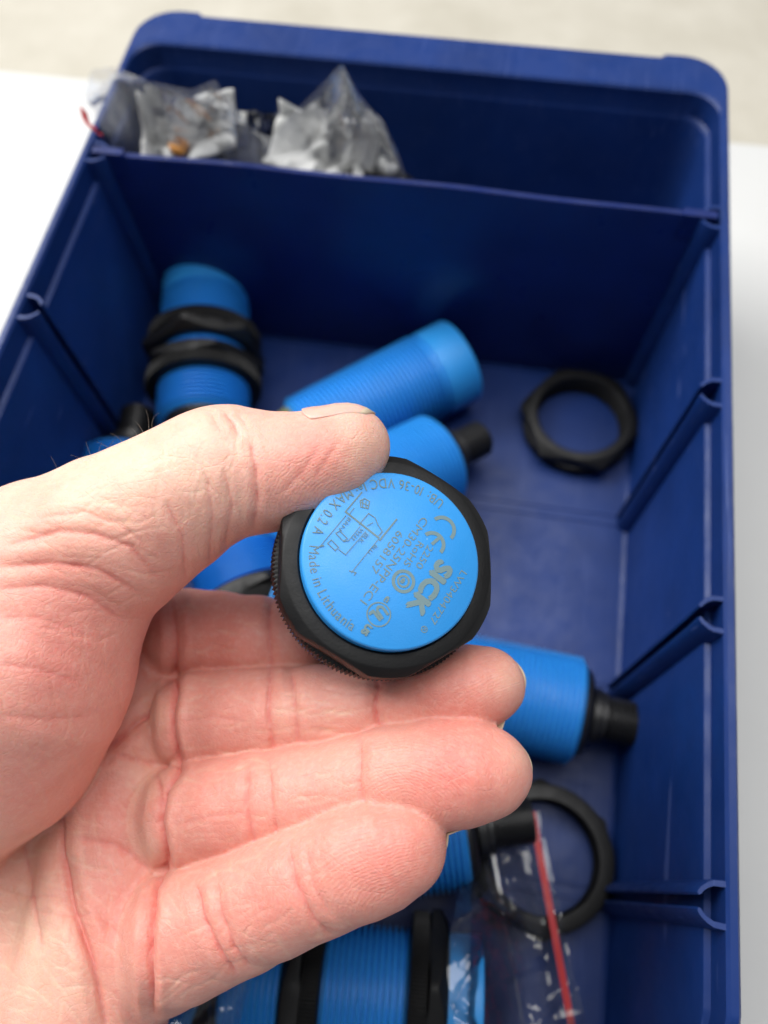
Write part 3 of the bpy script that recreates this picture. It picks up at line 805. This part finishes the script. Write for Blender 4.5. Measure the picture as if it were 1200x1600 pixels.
# creases: polyline (px), depth mm, half width px, digit it lies on
CREASES = [
 # thumb
 ([(392, 690), (400, 730), (402, 780), (396, 825)], .55, 5, 'thumb'), ([(352, 740), (362, 790), (352, 858)], .28, 4, 'thumb'),
 ([(322, 745), (332, 800), (328, 880)], .25, 4, 'thumb'), ([(262, 790), (285, 840), (290, 900)], .30, 4, 'thumb'), ([(300, 700), (330, 760), (345, 800)], .14, 3, 'thumb'),
 ([(352, 645), (366, 660), (372, 680)], .35, 4, 'thumb'), ([(330, 648), (338, 660), (345, 672)], .22, 4, 'thumb'), ([(372, 648), (384, 664)], .18, 3, 'thumb'),
 ([(20, 850), (90, 830), (150, 835), (205, 855), (240, 900)], .5, 8, 'thumb'), ([(60, 810), (130, 800), (190, 822), (225, 850)], .28, 6, 'thumb'), ([(0, 885), (80, 880), (150, 890), (215, 925)], .5, 8, 'thumb'),
 ([(0, 920), (70, 915), (140, 935), (190, 970)], .35, 7, 'thumb'), ([(0, 1038), (60, 1045), (120, 1065)], .22, 7, 'thumb'), ([(0, 1118), (70, 1125), (140, 1120)], .2, 7, 'thumb'),
 ([(500, 700), (470, 740), (440, 770)], .10, 4, 'thumb'), ([(530, 690), (510, 720), (495, 745)], .10, 4, 'thumb'), ([(0, 965), (60, 965), (130, 990)], .18, 6, 'thumb'),
 # index
 ([(425, 940), (420, 985), (424, 1040)], .4, 6, 'index'),
 # middle
 ([(423, 1045), (418, 1110), (428, 1185)], .5, 7, 'middle'), ([(455, 1048), (460, 1110), (470, 1185)], .4, 6, 'middle'), ([(590, 1060), (584, 1105), (596, 1165)], .7, 6, 'middle'),
 ([(266, 1070), (264, 1130), (278, 1200)], .5, 6, 'middle'), ([(280, 1130), (330, 1120), (385, 1128)], .1, 3, 'middle'), ([(500, 1075), (545, 1085), (580, 1080)], .12, 3, 'middle'), ([(490, 1140), (540, 1148), (580, 1142)], .12, 3, 'middle'),
 # ring
 ([(388, 1192), (384, 1260), (400, 1330)], .4, 6, 'ring'), ([(420, 1190), (424, 1250), (436, 1318)], .3, 6, 'ring'), ([(562, 1160), (560, 1220), (574, 1290)], .42, 7, 'ring'),
 ([(246, 1210), (246, 1280), (262, 1355)], .5, 6, 'ring'), ([(470, 1215), (520, 1205)], .1, 3, 'ring'), ([(275, 1290), (330, 1275), (385, 1270)], .1, 3, 'ring'),
 # pinky
 ([(305, 1380), (318, 1440), (345, 1490), (370, 1525)], .55, 7, 'pinky'), ([(335, 1365), (345, 1430), (365, 1480), (392, 1512)], .4, 6, 'pinky'), ([(450, 1325), (462, 1385), (492, 1440), (520, 1465)], .42, 7, 'pinky'),
 ([(478, 1330), (490, 1385), (515, 1430)], .18, 5, 'pinky'), ([(238, 1400), (232, 1480), (236, 1570)], .45, 6, 'pinky'),
 # palm
 ([(272, 1078), (215, 1128), (160, 1180), (118, 1205)], 1.0, 8, 'palm'), ([(118, 1205), (92, 1270), (92, 1335), (112, 1420), (142, 1500), (166, 1600)], 1.3, 10, 'palm'),
 ([(268, 940), (274, 1000), (272, 1070), (264, 1110), (264, 1150), (278, 1198), (256, 1232), (245, 1285), (258, 1352), (240, 1388), (232, 1440), (231, 1500), (238, 1585)], 1.15, 7, 'any'), ([(180, 1180), (225, 1190), (270, 1200)], .35, 9, 'palm'), ([(120, 1310), (180, 1320), (238, 1362)], .35, 10, 'palm'),
 ([(38, 1290), (40, 1340), (55, 1430), (62, 1480)], .35, 6, 'palm'), ([(0, 1390), (40, 1402), (100, 1400)], .15, 5, 'palm'), ([(150, 1420), (190, 1470), (225, 1500)], .15, 5, 'palm'),
 ([(60, 1425), (110, 1432), (150, 1428)], .12, 4, 'palm'),
]
CREASES = [(p, d * (.62 if n == 'thumb' and w > 4.5 else .8 if n == 'thumb' else 1), w, n) for p, d, w, n in CREASES]
def fine_lines():
    r = np.random.default_rng(21); out = []
    def add(nm, box, ang, spread, ln, dep, cnt):
        for _ in range(cnt):
            u = box[0] + (box[2] - box[0]) * r.random(); v = box[1] + (box[3] - box[1]) * r.random()
            a = math.radians(ang + spread * r.normal()); L = ln * (.5 + r.random()); c = .12 * r.normal() * L
            d_ = np.array((math.cos(a), math.sin(a))); n_ = np.array((-d_[1], d_[0])); m_ = np.array((u, v))
            out.append(([tuple(m_ - d_ * L / 2), tuple(m_ + n_ * c), tuple(m_ + d_ * L / 2)], dep * (.6 + .8 * r.random()), 2.6, nm))
    add('thumb', (20, 800, 230, 1000), 12, 22, 80, .075, 34); add('thumb', (0, 990, 190, 1250), 75, 25, 90, .06, 26)
    add('thumb', (230, 690, 390, 860), 84, 14, 60, .07, 26); add('thumb', (60, 720, 330, 830), -24, 10, 70, .05, 18)
    add('index', (280, 940, 430, 1040), 4, 8, 50, .05, 12); add('middle', (280, 1060, 580, 1180), -3, 10, 55, .07, 30)
    add('ring', (260, 1200, 560, 1350), -8, 10, 55, .07, 30); add('pinky', (250, 1330, 520, 1560), -22, 12, 55, .07, 34); add('pinky', (250, 1350, 560, 1500), 64, 12, 40, .05, 18)
    add('palm', (90, 1180, 240, 1600), 60, 30, 60, .08, 40); add('palm', (0, 1330, 140, 1600), 10, 30, 60, .07, 30)
    return out
FINE = fine_lines()
# albedo blushes: centre px, radius px, strength, digit (redder skin where the blood shows)
BLUSH = [((500, 705), 55, .6, 'thumb'), ((440, 760), 60, .3, 'thumb'), ((90, 870), 130, .30, 'thumb'), ((110, 1010), 120, .55, 'thumb'), ((40, 1130), 120, .35, 'thumb'), ((250, 840), 60, .25, 'thumb'),
         ((350, 985), 90, .5, 'index'), ((235, 1020), 60, .45, 'palm'), ((700, 1085), 90, .5, 'middle'), ((350, 1115), 80, .35, 'middle'), ((700, 1195), 90, .85, 'ring'), ((330, 1270), 90, .4, 'ring'), ((500, 1245), 50, .3, 'ring'),
         ((600, 1340), 100, .6, 'pinky'), ((420, 1400), 70, .5, 'pinky'), ((290, 1480), 80, .3, 'pinky'), ((190, 1250), 70, .45, 'palm'), ((195, 1420), 90, .5, 'palm'), ((230, 1560), 60, .4, 'palm'), ((30, 1250), 70, .35, 'thumb')]
PALE = [((60, 760), 130, .4), ((210, 720), 70, .35), ((40, 1420), 70, .5), ((60, 1540), 80, .45), ((150, 1560), 40, .3), ((250, 1100), 30, .4), ((640, 1160), 40, .2), ((225, 1215), 45, .7), ((235, 1335), 40, .6), ((70, 1310), 60, .5), ((70, 1480), 60, .5), ((560, 690), 40, .6), ((440, 1110), 25, .3), ((240, 1130), 25, .4), ((270, 700), 90, .4), ((120, 790), 120, .4), ((793, 1060), 25, .5), ((806, 1180), 25, .4)]

def skin_material():
    k = NT('skin'); co = k.coord()
    at_ = k.node('ShaderNodeAttribute', attribute_name='skin_tone')
    blot = k.noise(co, 160, 3, .6)
    base = k.mix(k.ramp(blot, [(.35, c4(0, 0, 0)), (.7, c4(.32, .32, .32))]), at_.outputs[0], c4(.66, .25, .20))
    fine = k.noise(co, 900, 3, .6)
    base = k.mix(k.ramp(fine, [(.45, c4(0, 0, 0)), (.75, c4(.22, .22, .22))]), base, c4(.82, .56, .46))
    k.link(base, k.b.inputs['Base Color'])
    k.b.inputs['Roughness'].default_value = .47
    k.b.inputs['Specular IOR Level'].default_value = .38
    k.b.inputs['Subsurface Weight'].default_value = .45
    k.b.inputs['Subsurface Radius'].default_value = (1.0, .35, .2)
    k.b.inputs['Subsurface Scale'].default_value = .0022
    vor = k.node('ShaderNodeTexVoronoi', feature='DISTANCE_TO_EDGE'); vor.inputs['Scale'].default_value = 1150
    wob = k.node('ShaderNodeMix', data_type='VECTOR'); 
    k.link(co, vor.inputs['Vector'])
    cell = k.ramp(vor.outputs[0], [(0, c4(0, 0, 0)), (.22, c4(1, 1, 1))])
    vor2 = k.node('ShaderNodeTexVoronoi', feature='DISTANCE_TO_EDGE'); vor2.inputs['Scale'].default_value = 330
    mp = k.node('ShaderNodeMapping'); mp.inputs['Scale'].default_value = (.45, 1.3, 1.0); mp.inputs['Rotation'].default_value = (.3, .2, .5)
    k.link(co, mp.inputs[0]); k.link(mp.outputs[0], vor2.inputs['Vector'])
    line = k.ramp(vor2.outputs[0], [(0, c4(0, 0, 0)), (.035, c4(1, 1, 1))])
    ridge = k.node('ShaderNodeAttribute', attribute_name='ridge_phase'); rm = k.node('ShaderNodeAttribute', attribute_name='ridge_mask')
    wobble = k.math('MULTIPLY', k.noise(co, 260, 3), 9.0)
    sn = k.math('SINE', k.math('ADD', ridge.outputs['Fac'], wobble))
    rd = k.math('MULTIPLY', sn, rm.outputs['Fac'])
    n1 = k.bump(cell, .28, .00010); n2 = k.bump(line, .22, .00014, n1); n3 = k.bump(rd, .18, .00006, n2); n4 = k.bump(k.noise(co, 300, 2), .25, .0005, n3)
    k.link(n4, k.b.inputs['Normal'])
    return k.m
M['skin'] = skin_material()
k = NT('fingernail'); k.b.inputs['Base Color'].default_value = c4(.78, .52, .44); k.b.inputs['Roughness'].default_value = .38
k.link(k.ramp(k.noise(k.coord(), 250, 3), [(.3, c4(.68, .40, .33)), (.7, c4(.74, .47, .39))]), k.b.inputs['Base Color'])
k.b.inputs['Subsurface Weight'].default_value = .3; k.b.inputs['Subsurface Scale'].default_value = .001; M['nail'] = k.m
k = NT('nail_edge'); k.b.inputs['Base Color'].default_value = c4(.66, .53, .38); k.b.inputs['Roughness'].default_value = .35; M['nail_edge'] = k.m
k = NT('hair'); k.b.inputs['Base Color'].default_value = c4(.16, .12, .09); k.b.inputs['Roughness'].default_value = .4; M['hair'] = k.m

def build_hand():
    V, Q = surface_nets(1.15)
    V = sdf_newton(V.astype(np.float32), 2)
    V, Q = subdivide(V, Q)
    V = sdf_newton(V, 1)
    G = sdf_many(V, val_grad)[:, 1:]; G /= np.linalg.norm(G, axis=1, keepdims=True) + 1e-9
    names = ['thumb', 'index', 'middle', 'ring', 'pinky', 'palm']
    def owners(P, use):
        o = []
        for nm, k_ in GROUPS:
            d = group_sdf(P, nm, k_, use[nm]); o.append(np.full(len(P), 40, np.float32) if d is None else d)
        return np.stack([np.minimum(o[0], o[1])] + o[2:], 1)
    D = sdf_many(V, owners)
    r_ = np.random.default_rng(3); lump = np.zeros(len(V))          # uneven flesh
    for _ in range(60):
        kv = r_.normal(size=3) * .35; lump += np.sin(V @ kv + r_.random() * 6.3)
    X, Q = subdivide(np.concatenate([V, G, D, lump[:, None] * .011], 1), Q)
    V, G, D, lump = X[:, :3], X[:, 3:6], X[:, 6:12], X[:, 12]
    G = G / (np.linalg.norm(G, axis=1, keepdims=True) + 1e-9)
    own = D.argmin(1); U, W = to_px(V)
    facing = np.clip(-(G * V / np.linalg.norm(V, axis=1, keepdims=True)).sum(1) * 3, 0, 1)
    dv = np.zeros(len(V)); red = np.zeros(len(V)); pale = np.zeros(len(V))
    for pts, dep, wd, nm in CREASES:
        mk = (own > 0) if nm == 'any' else (own == names.index(nm))
        if nm == 'palm': mk = (own == 5) | (own == 0) & False | (own >= 1) & (D[:, 5] < 2.0)
        pa = np.array(pts); mk &= (U > pa[:, 0].min() - wd * 5) & (U < pa[:, 0].max() + wd * 5) & (W > pa[:, 1].min() - wd * 5) & (W < pa[:, 1].max() + wd * 5) & (facing > 0)
        ix = np.nonzero(mk)[0]; dist, par = seg_dist(U[ix], W[ix], pts); fc = facing[ix]
        tap = np.clip(np.minimum(par, 1 - par) * 6 + .35, 0, 1)
        wob = 1 + .25 * np.sin(par * 23 + dep * 90)
        g = np.exp(-(dist / (wd * .55)) ** 2) * tap * wob; hal = np.exp(-(dist / (wd * 2.0)) ** 2) * tap
        dv[ix] += dep * (.28 * np.exp(-((dist - wd * 2.6) / (wd * 1.2)) ** 2) - g * .75 - hal * .45) * fc
        red[ix] += min(1, dep * 1.6) * (g * .6 + hal * .25)
    for pts, dep, wd, nm in FINE:
        pa = np.array(pts); ix = np.nonzero((own == names.index(nm)) & (np.abs(U - pa[:, 0].mean()) < np.ptp(pa[:, 0]) + 9) & (np.abs(W - pa[:, 1].mean()) < np.ptp(pa[:, 1]) + 9) & (facing > 0))[0]
        if not len(ix): continue
        dist, par = seg_dist(U[ix], W[ix], pts); g = np.exp(-(dist / wd) ** 2) * np.clip(np.minimum(par, 1 - par) * 5, 0, 1)
        dv[ix] -= dep * g * facing[ix]; pale[ix] += .3 * g
    for (c, r, s_, nm) in BLUSH:
        mk = own == names.index(nm)
        red[mk] += (s_ * 1.15 * np.exp(-((U - c[0]) ** 2 + (W - c[1]) ** 2) / r ** 2))[mk]
    for (c, r, s_) in PALE: pale += s_ * np.exp(-((U - c[0]) ** 2 + (W - c[1]) ** 2) / r ** 2)
    dv += lump
    V = V + G * dv[:, None]
    tone = np.array([.74, .345, .275])[None] * np.ones((len(V), 1))
    redc = np.array([.70, .19, .16]); palc = np.array([.80, .56, .42]); thc = np.array([.81, .495, .40])
    tw = np.where(own == 0, .75, .0)[:, None]; tone = tone * (1 - tw) + thc * tw
    pw = np.clip(pale, 0, 1)[:, None]; tone = tone * (1 - pw) + palc * pw
    rw = np.clip(red, 0, 1)[:, None] * .85; tone = tone * (1 - rw) + redc * rw
    # friction ridges on the pads: phase grows away from the core of each pad
    ph = np.zeros(len(V)); mkp = np.zeros(len(V))
    for nm, core, ext in (('thumb', (590, 800, 131.5), 16), ('middle', (800, 1120, 139), 17), ('ring', (640, 1250, 131), 19), ('pinky', (640, 1400, 128), 19)):
        c = cam_pt(*core); mk = own == names.index(nm); q = V - c; dist = np.sqrt((q[:, 0] * .8) ** 2 + (q[:, 1] * 1.25) ** 2 + q[:, 2] ** 2)
        ph[mk] = (dist * 2 * math.pi / .52)[mk]
        mkp[mk] = np.clip(1.7 - dist / ext * 1.2, 0, 1)[mk]
    for i, nm in enumerate(names[1:5], 1):          # fainter cross lines on the rest of the fingers
        mk = (own == i) & (mkp < .05); ph[mk] = (V[mk, 0] * 2 * math.pi / .8); mkp[mk] = .25
    Wd = (V @ ROT + CAM)
    root_c = Wd[np.argmax(V[:, 2])]
    me = bpy.data.meshes.new('hand'); o = bpy.data.objects.new('hand', me); COL.objects.link(o)
    org = cam_to_world(cam_pt(60, 1250, 165)); o.location = Vector(org) * MM
    pts = ((Wd - org) * MM).astype(np.float32)
    me.vertices.add(len(pts)); me.vertices.foreach_set('co', pts.ravel())
    me.loops.add(Q.size); me.loops.foreach_set('vertex_index', Q.astype(np.int32).ravel())
    me.polygons.add(len(Q)); me.polygons.foreach_set('loop_start', np.arange(0, Q.size, 4, dtype=np.int32))
    me.update(calc_edges=True); me.validate()
    me.polygons.foreach_set('use_smooth', np.ones(len(Q), bool))
    ca = me.color_attributes.new('skin_tone', 'FLOAT_COLOR', 'POINT'); ca.data.foreach_set('color', np.concatenate([tone, np.ones((len(V), 1))], 1).astype(np.float32).ravel())
    for nm, arr in (('ridge_phase', ph), ('ridge_mask', mkp)):
        a = me.attributes.new(nm, 'FLOAT', 'POINT'); a.data.foreach_set('value', arr.astype(np.float32))
    me.materials.append(M['skin'])
    tag(o, 'left hand, palm to the camera, pinching a blue sensor between thumb and middle finger', 'hand')
    return o, org
hand, HORG = build_hand()

def nail(name, base, tip, dorsal, half, wrap, lift=.4, n=16):
    """curved plate laid on the back of a fingertip; base and tip are points on the digit axis (camera mm)"""
    base, tip = np.array(base), np.array(tip); ax = tip - base; L = np.linalg.norm(ax); ax /= L
    dz = np.array(dorsal, float); dz -= ax * (dz @ ax); dz /= np.linalg.norm(dz); sd = np.cross(ax, dz)
    vs_, fs, mats = [], [], []
    rows = []
    S = [0, .05, .12, .22, .4, .6, .75, .82, .88, .94, 1.0]
    for s_ in S:
        wq = half * (1 - .35 * max(0, 1 - s_ / .18) ** 2)
        for i in range(n + 1):
            a = wq * (2 * i / n - 1); dirn = dz * math.cos(a) + sd * math.sin(a)
            c = base + ax * (L * min(s_, .75))
            w_ = max(0, s_ - .75) / .25 * wrap * math.sqrt(1 - .6 * (2 * i / n - 1) ** 2)
            rows.append((c, dirn * math.cos(w_) + ax * math.sin(w_), s_, i))
    C_ = np.array([q[0] for q in rows], np.float32); DN = np.array([q[1] for q in rows], np.float32); T_ = np.zeros(len(rows), np.float32)
    for _ in range(24): T_ -= hand_sdf(C_ + DN * T_[:, None]) * .9
    for (c, dirn, s_, i), t_ in zip(rows, T_):
        vs_.append(c + dirn * (t_ + .05 + lift * max(0, s_ - .5) / .5 * (1 - (2 * i / n - 1) ** 4)))
    m_ = n + 1
    for q in range(len(S) - 1):
        for i in range(n): fs.append((q * m_ + i, q * m_ + i + 1, (q + 1) * m_ + i + 1, (q + 1) * m_ + i)); mats.append(1 if q >= len(S) - 2 else 0)
    vs_ = [cam_to_world(p) - HORG for p in vs_]
    o = mesh_obj(name, vs_, fs, M['nail'], hand, smooth=True)
    o.data.materials.append(M['nail_edge'])
    for p, mi in zip(o.data.polygons, mats): p.material_index = mi
    md = o.modifiers.new('plate', 'SOLIDIFY'); md.thickness = .0003; md.offset = 0
    return o
def tip_axis(nm, a, b): return CH[nm][a][:3], CH[nm][b][:3]
nail('fingernail', cam_pt(504, 718, 138.5), cam_pt(566, 693, 138.5), (-.05, -1, .04), .86, .98, .12)
for nm in ('middle', 'ring', 'pinky'):
    b = CH[nm][-3][:3]; t_ = CH[nm][-1][:3]; ax = (t_ - b) / np.linalg.norm(t_ - b); L_ = np.linalg.norm(t_ - b) + .3
    nail('fingernail', t_ - ax * L_, t_ + ax * (L_ / .75 - L_), (.1, .12, 1), 1.0, 1.2, .62)

# a few fine hairs along the back of the thumb base
def hairs():
    r = np.random.default_rng(11); vs_, fs = [], []
    roots = [(96, 742, -14, -26), (108, 735, 20, -14), (136, 722, -22, -10), (146, 716, -10, -24), (152, 713, 6, -20), (180, 700, -24, -8), (196, 690, -20, -12), (226, 672, -14, -14), (232, 668, -4, -26), (238, 664, 10, -18), (213, 682, -8, -12), (60, 757, -16, -10), (40, 768, -18, -12), (30, 772, 12, -12), (164, 706, 14, -18)]
    for u, v, du, dv in roots:
        d_ = 146 - (u / 240.0) * 5
        p0 = cam_pt(u, v + 8, d_); p2 = cam_pt(u + du * 1.2, v + dv * 1.1, d_ + 3); p1 = (p0 + p2) / 2 + np.array((r.normal() * .6, -.7, 0))
        prev = None
        for q in range(7):
            t_ = q / 6; c = p0 * (1 - t_) ** 2 + 2 * p1 * t_ * (1 - t_) + p2 * t_ * t_; rad = .042 * (1 - .7 * t_)
            cur = len(vs_)
            for a in range(3): vs_.append(cam_to_world(c + np.array((math.cos(a * 2.09) * rad, math.sin(a * 2.09) * rad, 0))) - HORG)
            if q: fs += [(cur - 3 + a, cur - 3 + (a + 1) % 3, cur + (a + 1) % 3, cur + a) for a in range(3)]
    mesh_obj('hair', vs_, fs, M['hair'], hand, smooth=True)['kind'] = 'stuff'
hairs()
